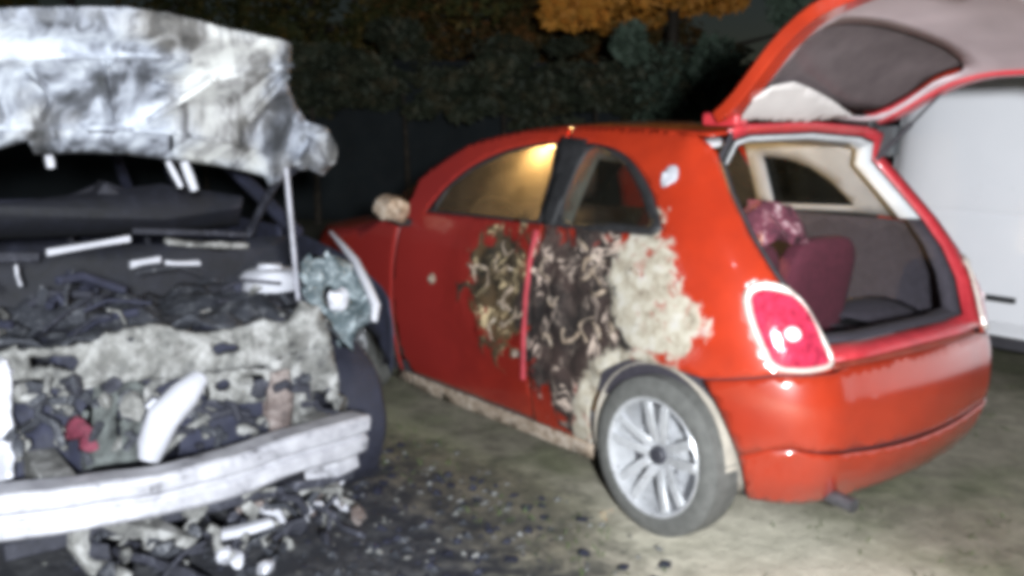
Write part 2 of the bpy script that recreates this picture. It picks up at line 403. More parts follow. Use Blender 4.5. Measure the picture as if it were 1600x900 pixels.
for side, fn, fl, mt in ((1, P, False, REDB), (-1, Pr, True, RED)):
    dp = burn_disp if side > 0 else None; sp = .022 if side > 0 else .06
    dr = panel('door', door_o, [FW], fn, mt, car, sp, flip=not fl, disp=dp)
    panel('door_glass', FW, [], fn, GLASSF, dr, .08, 0, flip=not fl, inset=.012)
    q = panel('quarter_panel', quarter_o, [QW, TLo], fn, mt, car, sp, flip=not fl, disp=dp)
    panel('quarter_glass', QW, [], fn, GLASSQ, q, .08, 0, flip=not fl, inset=.014)
    panel('pillar_cover', [(.63, 1.045), (.708, 1.043), (.742, 1.25), (.792, 1.385), (.79, 1.40), (.62, 1.388)], [], fn, BLACK, q, .04, .004, flip=not fl, disp=lambda s, z: .004)
    # dark window frame round the quarter glass and on the pillar
    inn = [(.60, 1.345), (.47, 1.335), (.36, 1.295), (.26, 1.225), (.18, 1.15), (.135, 1.09), (.32, 1.085), (.60, 1.075)]
    panel('window_seal', QW, [cat_rom(inn, 3)], fn, BLACK, q, .04, .006, flip=not fl, inset=.004)
    FWi = [(1.50, 1.045), (1.44, 1.16), (1.31, 1.245), (1.12, 1.32), (.93, 1.356), (.815, 1.366), (.77, 1.25), (.745, 1.06)]
    panel('window_seal', FW, [FWi], fn, BLACK, dr, .04, .005, flip=not fl, inset=.004)
    # door handle
    if side < 0:
        mb = MB(); mb.tube([(.80, side*.815, .84), (.84, side*.835, .845), (.94, side*.835, .845), (.98, side*.815, .84)], .010, 8); mb.build('door_handle', CHROME, dr)
    fo = [(1.77, .205), (1.785, .6), (1.765, .985)] + [(1.95, .97), (2.15, .90), (2.5, .86), (2.95, .84), (3.1, .80), (3.1, .66), (2.75, .60)] + [(2.2+.40*math.cos(a)*1.0, .29+.34*math.sin(a)) for a in [R(i) for i in range(45, 196, 15)]]
    panel('front_wing', fo, [], fn, mt, car, .06, flip=not fl)
    panel('sill', [(.37, .135), (.36, .199), (1.0, .199), (1.77, .199), (1.85, .15), (1.6, .125)], [], fn, PEEL if side > 0 else RED, car, .06, flip=not fl, inset=.004)
    # tail light: lens in a chrome surround; pale discs paint in the flash glints
    cxy = (sum(p[0] for p in TLo)/len(TLo), sum(p[1] for p in TLo)/len(TLo))
    tl = panel('tail_light', TLo, [], fn, simple('tail_light_red' if side > 0 else 'tail_light_red_far', (.42, .028, .065), .12, var=.45, sc_=30, coat=1), car, .014, .01, flip=not fl, disp=lambda s, z: .010+.016*max(0, 1-((s-cxy[0])/.13)**2-((z-cxy[1])/.14)**2))
    mb = MB(); tp = resample(TLo, .02); n_ = len(tp)
    path_ = [Vector(fn(p.x, p.y)) + Vector((-.008, .006*side, 0)) for p in tp]; path_.append(path_[0].copy())
    rad_ = [.015 if p.x > cxy[0]-.02 and p.y > cxy[1]-.09 else .009 for p in tp]; rad_.append(rad_[0])
    mb.tube(path_, rad_, 10, False); mb.build('chrome_surround', simple('silver_surround', (.62, .57, .52), .3, metal=.3, var=.08), tl)
    mb = MB(); c = P(-.315, .775); c.y *= side; nrm = Vector((-.75, .66*side, 0))
    rt = nrm.to_track_quat('Z', 'Y').to_matrix()
    for dz, rr in ((.0, .032), (-.066, .022)):
        o = len(mb.v); mb.lathe([(rr, 0), (rr*.9, .012), (rr*.5, .02), (.001, .022)], (0, 0, 0), 'z', 20)
        for i in range(o, len(mb.v)): mb.v[i] = rt @ mb.v[i] + c + nrm*.012 + Vector((.0, 0, dz))
    mb.build('glint_disc', simple('pale_pink_glint', (.85, .70, .72), .12, var=.1, coat=1), tl)
# roof and windscreen
def roof(u, v, x0, x1):
    x = x0+(x1-x0)*u; z = zr(x); y = P(max(x, .12), z).y if x > .12 else smo(z, WZ)-.004; k = (v-.5)*2
    return Vector((x - (.05*(1-k*k) if u < .01 else 0), k*y, z+.035*(1-abs(k)**2.6)))
mb = MB(); mb.grid(lambda u, v: roof(u, v, .0, 1.40), 24, 24); mb.build('roof', RED, car, solid=.006)
mb = MB(); mb.grid(lambda u, v: roof(u, v, 1.41, 1.97), 12, 20); mb.build('windscreen', GLASSQ, car)
# bonnet
def bon(u, v):
    SM = S1+LC+.45; s = 1.80+(2*(SM-1.80))*u; p = P(s, .86); k = v**.8
    xs = min(p.x, 2.55); q = Vector((xs if p.x < 2.55 else 2.55+(p.x-2.55)*.1, 0, 0)); zc = 1.0-.12*max(0, (xs-1.9)/.9)**2
    return Vector((p.x+(q.x-p.x)*k, p.y*(1-k), .865+(zc-.865)*(1-(1-k)**2.4)))
mb = MB(); mb.grid(bon, 60, 12); mb.build('bonnet', REDB, car)
fb = [(2.62, .20), (2.70, .45), (2.80, .61), (3.1, .65)] ; SM2 = 2*(S1+LC+.45)
panel('front_bumper', fb + [(SM2-a, b_) for a, b_ in fb[::-1]], [], P, RED, car, .06, flip=True)
for sgn in (-1, 1):
    mb = MB(); mb.lathe([(.11, 0), (.115, .03), (.09, .055), (.04, .068), (.001, .07)], (2.90, sgn*.50, .72), 'x', 24); mb.build('headlight', CHROME, car)
# rear bumper: skin with a deep crease, lip, dark lower edge
zcr = lambda s: .350+.055*((s+.95)/.72)**2
cre = [(-1.62+1.34*i/40) for i in range(41)]
bd = lambda s, z: .010*max(0, 1-((s+.95)/.72)**4)
bo = [(-.14, .35), (-.09, .5), (-.05, .593), (-.25, .641), (-.455, .648), (-.50, .66)]
up_ = bo + [(-1.9-a, b_) for a, b_ in bo[::-1]] + [(-1.68, .392)] + [(q_, zcr(q_)+.004+.012*max(0, 1-abs((q_+.95)/.66)**3)) for q_ in cre] + [(-.22, .392)]
panel('rear_bumper', up_, [], P, REDP, car, .03, .012, flip=True, disp=bd)
lo_ = [(-.14, .348), (-.22, .388)] + [(q_, zcr(q_)-.001) for q_ in cre[::-1]] + [(-1.68, .388), (-1.76, .348), (-1.71, .175), (-.19, .175)]
panel('bumper_lower_lip', lo_, [], P, REDP, car, .03, .012, flip=True, disp=lambda s, z: .016*max(0, 1-((s+.95)/.72)**4)-.05*max(0, .26-z))
panel('crease_shade_strip', [(-.25, .30), (-.25, .46), (-1.65, .46), (-1.65, .30)], [], P, DARK, car, .06, .006, flip=True, inset=.03)  # dark strip behind the crease, putting in its shade line
mb = MB()
def lip(u, v):
    s = -.46-.98*u; p = P(s, .655); return Vector((p.x+.012+v*.11, p.y*(1-.06*v), .657+.020*math.sin(v*math.pi)+v*.012))
mb.grid(lip, 30, 5); mb.build('bumper_lip', simple('dull_red_lip', (.20, .035, .02), .5), car, solid=.01)
mb = MB(); mb.grid(lambda u, v: (lambda p: Vector((p.x+.02+.25*v, p.y*(1-.12*v), .19-.015*v)))(P(-.22-1.46*u, .2)), 30, 4); mb.build('bumper_underside', DARK, car, solid=.01)
# exhaust and a dangling bit
mb = MB(); mb.tube([(-.20, .42, .22), (-.50, .42, .185), (-.58, .42, .18)], .026, 12); mb.build('exhaust_pipe', simple('sooty_exhaust', (.10, .10, .11), .5, metal=.6), car)
# mirror
mb = MB(); mb.lathe([(.01, -.07), (.06, -.06), (.085, -.02), (.088, .02), (.07, .035), (.02, .04)], (1.66, .885, 1.045), 'x', 18)
for v in mb.v: v.z = 1.045+(v.z-1.045)*.72
mb.crumple(.022, 18)
mi = mb.build('door_mirror', PEEL, car); mb = MB(); mb.tube([(1.68, .76, .97), (1.68, .83, .975), (1.67, .875, 1.0)], .02, 8); mb.build('mirror_arm', BLACK, mi)
mb = MB(); mb.lathe([(.01, -.07), (.06, -.06), (.085, -.02), (.088, .02), (.07, .035), (.02, .04)], (1.66, -.885, 1.045), 'x', 18); mb.build('door_mirror', RED, car)
# white heat-bubbled blisters on the paint
for s, z, r in ((.115, 1.265, .042), (1.42, .73, .028)):
    mb = MB(); c = P(s, z); mb.lathe([(r, 0), (r*.8, .006), (r*.3, .011), (.001, .011)], (0, 0, 0), 'z', 14); mb.crumple(r*.35, 30)
    n = (P(s+.01, z)-c).cross(P(s, z+.01)-c).normalized(); n = -n if n.y < 0 else n; q = n.to_track_quat('Z', 'Y').to_matrix()
    mb.v = [q @ v + c + n*.001 for v in mb.v]; mb.build('paint_blister', PALE if s < 1 else PEEL, car)
# curled flakes of burnt paint on door and quarter panel
fl_me = []
for k in range(5):
    mb = MB(); a, b_ = random.uniform(.045, .085), random.uniform(.008, .014)
    bend = random.uniform(.2, 1.6)*random.choice((-1, 1)); mb.grid(lambda u, v: Vector(((u-.5)*a, bend*a*(u-.5)**2*2+(v-.5)*b_*(1-.8*abs(u-.5)), .010*math.sin(u*3.1)+.004*math.cos(v*6))), 8, 2); mb.crumple(.009, 40, k)
    o = mb.build('paint_flake', PEEL, car, smooth=60, solid=.0018); fl_me.append(o)
spots = []
for k in range(34):
    if k % 2: s, z = random.gauss(.92, .13), random.gauss(.74, .15)
    else: s, z = random.gauss(.45, .14), random.gauss(.70, .19)
    if not (.12 < s < 1.2 and .36 < z < 1.0) or math.hypot(s-.03, z-.28) < .36: continue
    spots.append((s, z))
for k, (s, z) in enumerate(spots):
    src = fl_me[k % 5]
    if k < 5: o = src
    else: o = src.copy(); COL.objects.link(o); o.parent = car
    c = P(s, z); n = Vector((0, 1, .12)).normalized()
    m = n.to_track_quat('Z', 'Y').to_matrix().to_4x4() @ Matrix.Rotation(random.uniform(0, 6.3), 4, 'Z') @ Matrix.Rotation(random.uniform(-.4, .4), 4, 'X')
    o.matrix_local = Matrix.Translation(c+n*.004) @ m @ Matrix.Diagonal((random.uniform(.8, 1.5),)*3+(1,))
for o in fl_me[len(spots):]: bpy.data.objects.remove(o)
# trim strip (pink melted edge) along the door shut line
mb = MB(); mb.sweep([(.715, .822, .40), (.708, .826, .58), (.700, .825, .76), (.694, .808, .92), (.692, .778, 1.02)], [(-.009, 0), (.009, 0), (.009, .008), (-.009, .008)], (1, 0, 0)); mb.crumple(.006, 14)
mb.build('shut_line_strip', simple('pinkish_red_edge', (.50, .07, .09), .5), car)
# wheels
def wheel(x, y, side, dusty=True):
    c = Vector((x, y, .266)); r = .296
    mb = MB(); mb.lathe([(.205, -.055*side), (.262, -.06*side), (.290, -.048*side), (r, -.02*side), (r, .05*side), (.292, .080*side), (.268, .094*side), (.232, .096*side), (.208, .088*side), (.200, .06*side), (.2, -.04*side), (.205, -.055*side)], c, 'y', 48)
    t = mb.build('tyre', TYRE, wh)
    mb = MB(); mb.lathe([(.214, .086*side), (.222, .090*side), (.218, .094*side), (.206, .088*side), (.196, .05*side), (.19, -.06*side), (.15, -.075*side), (.02, -.03*side)], c, 'y', 48)
    rim = mb.build('rim', ALLOY, wh)
    mb = MB()
    mb.lathe([(.001, .07*side), (.028, .07*side), (.034, .062*side), (.036, .03*side)], c, 'y', 24); mb.build('hub_cap', simple('dark_hub', (.04, .04, .05), .4), wh)
    for k in range(5):
        for d in (-.17, .17):
            q = 2*math.pi*k/5 + .35 ; dirv = Vector((math.cos(q), 0, math.sin(q))); tn = Vector((-math.sin(q), 0, math.cos(q)))
            e = Vector((math.cos(q+d*1.25), 0, math.sin(q+d*1.25)))
            mb = MB(); a = c + dirv*.045 + tn*(.018 if d > 0 else -.018) + Vector((0, .045*side, 0)); b_ = c + e*.203 + Vector((0, .078*side, 0))
            mb.sweep([a, a.lerp(b_, .5)+Vector((0, .006*side, 0)), b_], [(-.018, -.010), (.018, -.010), (.014, .010), (-.014, .010)], (dirv.cross(Vector((0, 1, 0)))))
            mb.build('spoke', ALLOY, wh, bevel=.003)
    mb = MB(); mb.lathe([(.001, .044*side), (.075, .05*side), (.075, .02*side)], c, 'y', 24); mb.build('hub', ALLOY, wh)
for x, y, s in ((0.0, .715, 1), (2.3, .70, 1), (0.0, -.715, -1), (2.3, -.70, -1)):
    wh = bpy.data.objects.new('wheel', None); COL.objects.link(wh); wh.parent = car
    wheel(x, y, s)
for x in (0.02, 2.28):
    for sgn in (-1, 1):
        mb = MB(); rr = .335
        if x < 1: pts = [(p[0], p[1]) for p in ARCH]
        def lin(u, v):
            a = R(-18+216*u); rx, rz = (.325, .315); return Vector((x+.01+rx*math.cos(a), sgn*(.755-.36*v), .285+rz*math.sin(a)))
        mb.grid(lin, 24, 5); mb.build('wheel_arch_liner', LINER if x < 1 and sgn > 0 else DARK, car, solid=.006)
# floor, bulkheads, interior
mb = MB(); mb.box((1.15, 0, .20), (2.3, 1.40, .06)); mb.build('floor_pan', DARK, car)
mb = MB(); mb.box((-.10, 0, .42), (.66, .98, .03)); mb.box((-.43, 0, .53), (.03, .98, .24)); mb.build('boot_floor', TRIMD, car)
# pale headliner and far-side inner trim with its window opening
def rin(u, v):
    p = roof(u, v, .06, 1.38); return Vector((p.x, p.y*.93, p.z-.045))
mb = MB(); mb.grid(rin, 12, 12); mb.build('headliner', TRIM, car, solid=.01)
tin = [(-.14, 1.36), (-.10, 1.40), (.3, 1.41), (.7, 1.41), (.72, 1.09), (.62, 1.075), (.18, 1.09), (-.22, 1.08)]
panel('pillar_trim', tin, [[(.62, 1.34), (.48, 1.33), (.36, 1.29), (.26, 1.22), (.17, 1.12), (.62, 1.10)]], Pr, TRIMG, car, .06, .012, flip=False, inset=.035)
panel('pillar_trim', [(.30, 1.40), (.72, 1.41), (.72, 1.02), (.60, 1.02), (.58, 1.34), (.40, 1.33)], [], P, TRIMG, car, .06, .012, flip=True, inset=.05)
bs = [(-.40, .46), (-.41, .70), (-.33, .84), (-.20, 1.09), (.3, 1.08), (.72, 1.08), (.72, .40), (.2, .42)]
panel('boot_side_trim', bs, [], Pr, TRIMD, car, .06, .012, flip=False, inset=.06)
panel('boot_side_trim', bs, [], P, TRIMD, car, .06, .012, flip=True, inset=.06)
for sgn in (-1, 1):
    mb = MB(); mb.grid(lambda u, v: Vector((.02+.34*math.cos(R(180*u)), sgn*(.72-.26*v**.7), .44+.26*math.sin(R(180*u))*(1-.25*v*v))), 14, 6); mb.build('wheel_housing', TRIMD, car, solid=.01)
for fn_, f_ in ((P, True), (Pr, False)): panel('light_stop_card', [(.40, .13), (.40, .30), (.66, .36), (.66, 1.02), (1.74, 1.02), (1.84, .5), (1.90, .13)], [], fn_, DARK, car, .08, .012, flip=f_, inset=.07)  # unseen inner panel added to block lamp light leaking under the door
# tailgate opening: red jamb ring, dark seal
L = [(-.455, .69), (-.372, .84), (-.297, .96), (-.237, 1.08), (-.187, 1.22), (-.165, 1.34)]
edge = [P(*p) for p in L] + [Vector((-.04, .50, 1.425)), Vector((-.035, .40, 1.447)), Vector((-.055, 0, 1.462))]
loop = edge + [Vector((p.x, -p.y, p.z)) for p in edge[-2::-1]]
loop += [Vector((-.53, y, .685)) for y in (-.3, -.1, .1, .3)]
cen = Vector((-.22, 0, 1.08))
def ring(a, b_, dxa, dxb, mat, name, solid=.006):
    mb = MB(); n = len(loop)
    for k, dx in ((a, dxa), (b_, dxb)):
        for p in loop: q = cen + (p-cen)*k; mb.v.append(Vector((q.x*1 + dx, q.y, q.z)))
    for i in range(n): mb.f.append((i, (i+1) % n, n+(i+1) % n, n+i))
    return mb.build(name, mat, car, solid=solid)
ring(.93, .905, .035, .03, BLACK, 'tailgate_seal', .012)
def ringpart(idx, a, b_, dxa, dxb, mat, name):
    mb = MB(); mb.grid(lambda u, v: (lambda q: Vector((q.x+dxa+(dxb-dxa)*v, q.y, q.z)))(cen+(loop[idx[int(round(u*(len(idx)-1)))]]-cen)*(a+(b_-a)*v)), len(idx)-1, 2); return mb.build(name, mat, car, solid=.008)
nl = len(loop); ringpart(list(range(6, nl))+[0], 1.025, .93, .006, .035, REDIN, 'tailgate_jamb'); ringpart(list(range(0, 7)), 1.012, .93, -.004, .035, DARK, 'tailgate_jamb')
ringpart(list(range(5, 14)), .905, .84, .032, .10, TRIM, 'opening_trim')
ringpart(list(range(0, 6)), .905, .80, .032, .10, TRIMD, 'opening_trim')
ringpart(list(range(13, nl))+[0], .905, .86, .032, .08, TRIMD, 'opening_trim')
mb = MB(); mb.box((-.44, .22, .712), (.07, .34, .014)); mb.build('sill_plate', PALE, car, bevel=.004)
# seats
def seat(name, cx, cy, wd, ht, base_z, mat, head=True):
    st = bpy.data.objects.new(name, None); COL.objects.link(st); st.parent = car
    def cush(fnc, nm):
        mb = MB(); mb.lathe([(0.001, -.5), (.42, -.48), (.5, -.3), (.5, .3), (.42, .48), (.001, .5)], (0, 0, 0), 'z', 20)
        for v in mb.v:
            n = 5; a, b_ = v.x*2, v.y*2; r = max(abs(a), abs(b_), 1e-6); l = math.hypot(a, b_); k = l/r if l > 0 else 1
            v.x *= k**.95; v.y *= k**.95
        mb.v = [fnc(v) for v in mb.v]; mb.build(nm, mat, st, sub=1)
    cush(lambda v: Vector((cx+.25+v.x*.48, cy+v.y*wd, base_z+v.z*.16+v.x*.04)), 'seat_cushion')
    cush(lambda v: Vector((cx-.02+v.z*.13-.10*(v.x), cy+v.y*wd*(1-.12*(v.x+.5)), base_z+.05+ht/2+v.x*ht)), 'backrest')
    if head: cush(lambda v: Vector((cx-.10+v.z*.09-.03*v.x, cy+v.y*.25, base_z+ht+.14+v.x*.16)), 'headrest')
seat('rear_seat', .13, .27, .53, .50, .45, MAROON, False); seat('rear_seat', .13, -.27, .53, .50, .45, MAROON, False)
seat('front_seat', 1.05, .36, .48, .60, .45, DARK); seat('front_seat', 1.05, -.36, .48, .60, .45, MAROON)
mb = MB(); mb.tube([(1.70, -.72, .86), (1.72, -.3, .90), (1.72, .3, .90), (1.70, .72, .86)], [.12, .14, .14, .12], 14); mb.build('dashboard', DARK, car)
mb = MB(); mb.tube([Vector((1.50+.06*math.cos(a), .36+.18*math.sin(a), .92+.17*math.cos(a))) for a in [R(15*i) for i in range(25)]], .014, 8, False); mb.build('steering_wheel', BLACK, car)
# courtesy lamp glowing inside beside the door pillar
mb = MB(); mb.box((.86, .560, 1.362), (.06, .03, .02)); mb.build('courtesy_lamp', emit('lit_courtesy_lamp', (1, .72, .32), 60), car, bevel=.004)
lamp = light('courtesy_lamp_light', 'POINT', (.88, .525, 1.31), 55, (1, .66, .26), shadow_soft_size=.02); lamp.parent = car
# tailgate, hinged up
HP = ([-.95, -.80, -.62, -.42, -.28, -.06, .05], [1.735, 1.755, 1.755, 1.725, 1.665, 1.505, 1.465])
def HZ(x): return (itp(x-.04, *HP)+itp(x, *HP)+itp(x+.04, *HP))/3
def H(t, v, dz=0):                      # t from hinge outward 0..1, v lateral -1..1
    x = .02-.97*t; hw = .50+.13*min(1, t*1.9) - .10*max(0, (t-.8)/.2)**2
    x -= -.05*(v*v)*(t) 
    return Vector((x, v*hw, HZ(x) + .13*v*min(t, .7) + .07*(1-abs(v)**2.6)*min(1, t*3) + dz))
gate = bpy.data.objects.new('tailgate', None); COL.objects.link(gate); gate.parent = car
HO = [(0, -1), (.5, -1), (.93, -1), (1, -.85), (1, .85), (.93, 1), (.5, 1), (0, 1)]
win = cat_rom([(.09, -.74), (.30, -.80), (.43, -.74), (.45, 0), (.43, .74), (.30, .80), (.09, .74), (.075, 0)], 4)
panel('outer_skin', HO, [[(.26+(t_-.26)*1.12, v_*1.06) for t_, v_ in win]], lambda t, v: H(t, v, .03), RED, gate, .06, .006, flip=False)
Hs = lambda k: [((t-.5)*k+.5, v*k) for t, v in HO]
panel('inner_lining', Hs(.93), [win], lambda t, v: H(t, v, -.012), MAUVE, gate, .06, .006, flip=True)
panel('rear_glass', [(.26+(t_-.26)*1.05, v_*1.03) for t_, v_ in win], [], lambda t, v: H(t, v, .012), GLASSH, gate, .08, .004, flip=False)
def invH(px, py):
    best = None
    for i in range(0, 50):
        for j in range(-40, 41):
            t, v = i*.01, j*.025; q = H(t, v, -.03)-Vector((CX, CY, CZ)); z = q.dot(F); e = (800+FPX*q.dot(R2)/z-px)**2+(450-FPX*q.dot(U2)/z-py)**2
            if best is None or e < best[0]: best = (e, t, v)
    return best[1:]
dome = [invH(*p) for p in ((1156, 184), (1176, 150), (1205, 131), (1240, 126), (1275, 138), (1302, 156), (1334, 180), (1250, 187))]
panel('added_dome_panel', dome, [], lambda t, v: H(t, v, -.035), simple('added_dome_pale', (.55, .51, .50), .7, var=.12, sc_=6), gate, .03, .006, flip=True)  # added pale panel standing in for a dome shape beyond the rear glass
for sgn in (-1, 1):
    mb = MB(); mb.sweep([H(t, sgn*.95, .004) for t in [i/16 for i in range(17)]], [(-.045, -.022), (.045, -.022), (.040, .024), (-.040, .024)], (0, 1, 0)); mb.build('edge_frame', RED if sgn > 0 else REDIN, gate, bevel=.006)
mb = MB(); mb.sweep([H(.99, v/8, .008) for v in range(-8, 9)], [(-.02, -.02), (.02, -.02), (.02, .02), (-.02, .02)], (1, 0, 0)); mb.build('edge_frame', REDIN, gate, bevel=.005)
for sgn in (-1, 1):
    mb = MB(); mb.box((.04, sgn*.44, 1.472), (.16, .07, .05)); mb.build('hinge', BLACK if sgn < 0 else REDIN, gate, bevel=.01)
    mb = MB()
    a, b_ = P(-.19, 1.32), H(.30, sgn*.95, -.02); a.y = sgn*abs(a.y)*.97; a.x += .03
    if sgn < 0:
        mb.tube([a, a.lerp(b_, .55)], .011, 10); mb.tube([a.lerp(b_, .55), b_], .006, 8); mb.build('gas_strut', DARK, gate)
mb = MB(); mb.box((-.02, -.545, 1.40), (.13, .06, .13)); mb.crumple(.012, 12); mb.build('hinge_cover', simple('grey_hinge_cover', (.05, .055, .06), .7), car, bevel=.012)
# crumpled cloth on the rear seat
mb = MB()
mb.lathe([(.001, .12), (.07, .115), (.14, .07), (.19, .0), (.20, -.05), (.16, -.07)], (.14, .02, 1.08), 'z', 36); 
for v in mb.v: v.y = .02+(v.y-.02)*1.25
mb.v = [Vector((.14, .04, 1.05)) + (v-Vector((.14, .02, 1.08)))*.78 for v in mb.v]; mb.crumple(.06, 12, 2); mb.crumple(.035, 24, 3)
tag(mb.build('cloth', CLOTH), 'crumpled pink and white cloth piled on the rear seat of the red hatchback', 'cloth')

# ------------------------------------------------------------------ white vans
def van(loc, ln, wd, ht, label, flip=1):
    v = thing('white_van', label, 'van', loc)
    lx, ly, lz = loc
    prof = [(0, .30), (.0, .55), (.02, .97), (.03, 1.0), (.02, 1.03), (.07, 1.35), (.13, ht-.30), (.19, ht-.12), (.30, ht-.03), (wd/2, ht)]
    def body(u, t):
        k = t*2*(len(prof)-1); k = k if k <= len(prof)-1 else 2*(len(prof)-1)-k; i = min(int(k), len(prof)-2); f = k-i
        y = prof[i][0]+(prof[i+1][0]-prof[i][0])*f; z = prof[i][1]+(prof[i+1][1]-prof[i][1])*f
        if t > .5: y = wd-y
        e = min(u, 1-u)*ln; r = .38; q = max(0, 1-e/r); c = 1-math.sqrt(max(0, 1-q*q)) if q > 0 else 0
        yy = wd/2+(y-wd/2)*(1-.22*c); zz = z-(z-.9)*.20*c
        return Vector((lx+(u-.5)*ln, ly-yy, lz+zz))
    mb = MB(); mb.grid(body, 60, 36)
    mb.v += []; b = mb.build('body', WHITE, v)
    for u in (0, 1):
        mb = MB(); pts = [body(u, i/36) for i in range(37)]; mb.add(pts, [tuple(range(37))]); mb.build('end_panel', WHITE, v, solid=.01)
    mb = MB(); mb.box((lx, ly-wd/2, lz+.26), (ln-.1, wd-.1, .12)); mb.build('chassis', DARK, v)
    for x in (-ln/2+.85, ln/2-.46):
        for y in (-.12, -wd+.12):
            w_ = bpy.data.objects.new('wheel', None); COL.objects.link(w_); w_.parent = v
            mb = MB(); mb.lathe([(.20, -.09), (.30, -.09), (.325, -.06), (.325, .06), (.30, .09), (.20, .09)], (lx+x, ly+y+.02, lz+.325), 'y', 32); mb.build('tyre', BLACK, w_)
            mb = MB(); mb.lathe([(.001, .06), (.07, .06), (.12, .04), (.2, .085)], (lx+x, ly+y+.02, lz+.325), 'y', 32); mb.build('rim', ALLOY, w_)
    return v, body
v1, vb = van((-1.45, -2.46, -.03), 5.2, 1.9, 2.02, 'white van parked beyond the red hatchback, its plain pale side filling the right edge')
mb = MB(); mb.box((.31, -2.452, .475), (.26, .03, .035)); mb.build('side_moulding', BLACK, v1, bevel=.006)
mb = MB(); mb.box((-1.45, -2.475, .30), (4.5, .03, .10)); mb.build('side_skirt', WHITE, v1, bevel=.01)
# ------------------------------------------------------------------ burnt-out car (front towards the camera); y centre 2.25
WY = 2.25
wreck = thing('burnt_car', 'burnt-out car, bare metal front with raised white-ash bonnet and no bumper cover', 'car', (1.5, WY, 0))
def pl(px, py, x): return at(px, py, 0, x)
# bonnet, lifted; outline in photo order, on its own tilted surface
def hd(a, b_):                     # a: 0..1 lateral (car left = image right), b: 0 lower edge .. 1 upper edge
    y = 2.92-1.36*a
    x = .98-.34*b_ + .06*math.cos(a*math.pi)*b_
    z = 1.295+.47*b_ - .02*math.sin(a*math.pi)*(1-b_)
    return Vector((x, y, z))
pxo = [(-150, 30), (-60, 18), (0, 14), (60, 11), (130, 11), (200, 12), (265, 20), (330, 37), (400, 55), (448, 72), (454, 100), (447, 125), (462, 165), (478, 190), (512, 203), (511, 235), (497, 262), (470, 266), (452, 262), (440, 285), (420, 292), (412, 276), (385, 268), (330, 256), (265, 250), (200, 242), (120, 240), (55, 243), (40, 222), (0, 234), (-60, 236), (-150, 245)]
def hproj(px, py):
    b_ = (245-py)/235; x = .98-.30*b_; p = pl(px, py, x); return p
hx = [[(130, 200), (178, 200), (178, 211), (134, 211)], [(478, 236), (490, 234), (492, 250), (480, 252)], [(260, 212), (266, 212), (268, 238), (262, 238)]]
K = 1/300
def hfn(u, v):
    px, py = u*300, -v*300; p = hproj(px, py)
    # pressed ribs, valley and creases
    r = 0
    def seg(x0, y0, x1, y1, w_, h):
        dx, dy = x1-x0, y1-y0; t = max(0, min(1, ((px-x0)*dx+(py-y0)*dy)/(dx*dx+dy*dy))); d_ = math.hypot(px-x0-t*dx, py-y0-t*dy); return h*math.exp(-(d_/w_)**2)
    r += seg(225, 195, 320, 130, 9, .035) + seg(320, 130, 455, 110, 8, .02) + seg(-150, 95, 290, 95, 9, .022) + seg(380, 190, 440, 120, 8, .022)
    r += seg(-150, 205, 420, 225, 20, .03) + seg(180, 90, 160, 190, 9, .018) + seg(430, 260, 500, 210, 16, .04) + seg(-150, 20, 450, 75, 16, .03)
    r -= .05*math.exp(-((px-265)/42)**2-((py-122-.10*(265-px))/9)**2) + .045*math.exp(-((px-350)/30)**2-((py-162)/14)**2)
    r += .016*noise.noise(Vector((u*3.2, v*3.2, 1)))+.006*noise.noise(Vector((u*14, v*14, 4)))
    return p + Vector((-1, 0, .2))*r
vs2, fs2 = flat_mesh([(a*K, -b_*K) for a, b_ in pxo], [[(a*K, -b_*K) for a, b_ in h] for h in hx], .035)
mb = MB(); mb.add([hfn(p.x, p.y) for p in vs2], fs2); mb.build('bonnet', HOODM, wreck, solid=.004, smooth=50)
hood = bpy.data.objects['bonnet.001'] if 'bonnet.001' in bpy.data.objects else None
for pts_ in ([(222, 196), (270, 164), (322, 131)], [(322, 131), (390, 118), (450, 106)], [(-120, 97), (60, 94), (180, 92), (292, 98)], [(165, 98), (170, 150), (180, 192)], [(383, 192), (408, 160), (442, 120)], [(-120, 207), (60, 204), (180, 206), (300, 218), (400, 234)], [(40, 110), (75, 150), (60, 190)]):
    pp = cat_rom(pts_, 6, False); mb = MB(); mb.sweep([hfn(a/300, -b_/300)+Vector((-.006, 0, .002)) for a, b_ in pp], [(-.016, -.006), (-.009, .010), (.009, .010), (.016, -.006)], (1, 0, 0)); mb.crumple(.006, 12); mb.build('bonnet_rib', HOODM, wreck, smooth=40)
# hinge side: arms from bonnet back to the scuttle
for sgn, y in ((-1, 1.66), (1, 2.88)):
    mb = MB(); mb.tube([(.98, y, 1.30), (1.25, y, 1.20), (1.52, y, .98)], .018, 8); mb.crumple(.01, 9); mb.build('bonnet_hinge', ASHD, wreck)
# crumpled end knuckle
mb = MB(); c = pl(487, 232, .93); mb.lathe([(.001, -.055), (.045, -.05), (.062, 0), (.05, .05), (.001, .06)], c, 'x', 16); mb.crumple(.06, 17, 2); mb.build('bonnet_corner', HOODM, wreck, smooth=50)
for a, b_, r_ in (((262, 252), (283, 292), .009), ((287, 252), (304, 297), .014), ((76, 242), (80, 262), .012)):
    mb = MB(); mb.tube([pl(*a, .99), pl((a[0]+b_[0])/2, (a[1]+b_[1])/2, 1.0), pl(*b_, 1.0)], [r_, r_*1.2, r_], 8); mb.build('hanging_bracket', PALE, wreck)
mb = MB(); mb.tube([pl(447, 262, .97), pl(455, 350, .99), pl(466, 470, 1.02)], .009, 8); mb.build('prop_rod', simple('grey_rod', (.28, .28, .32), .6), wreck)
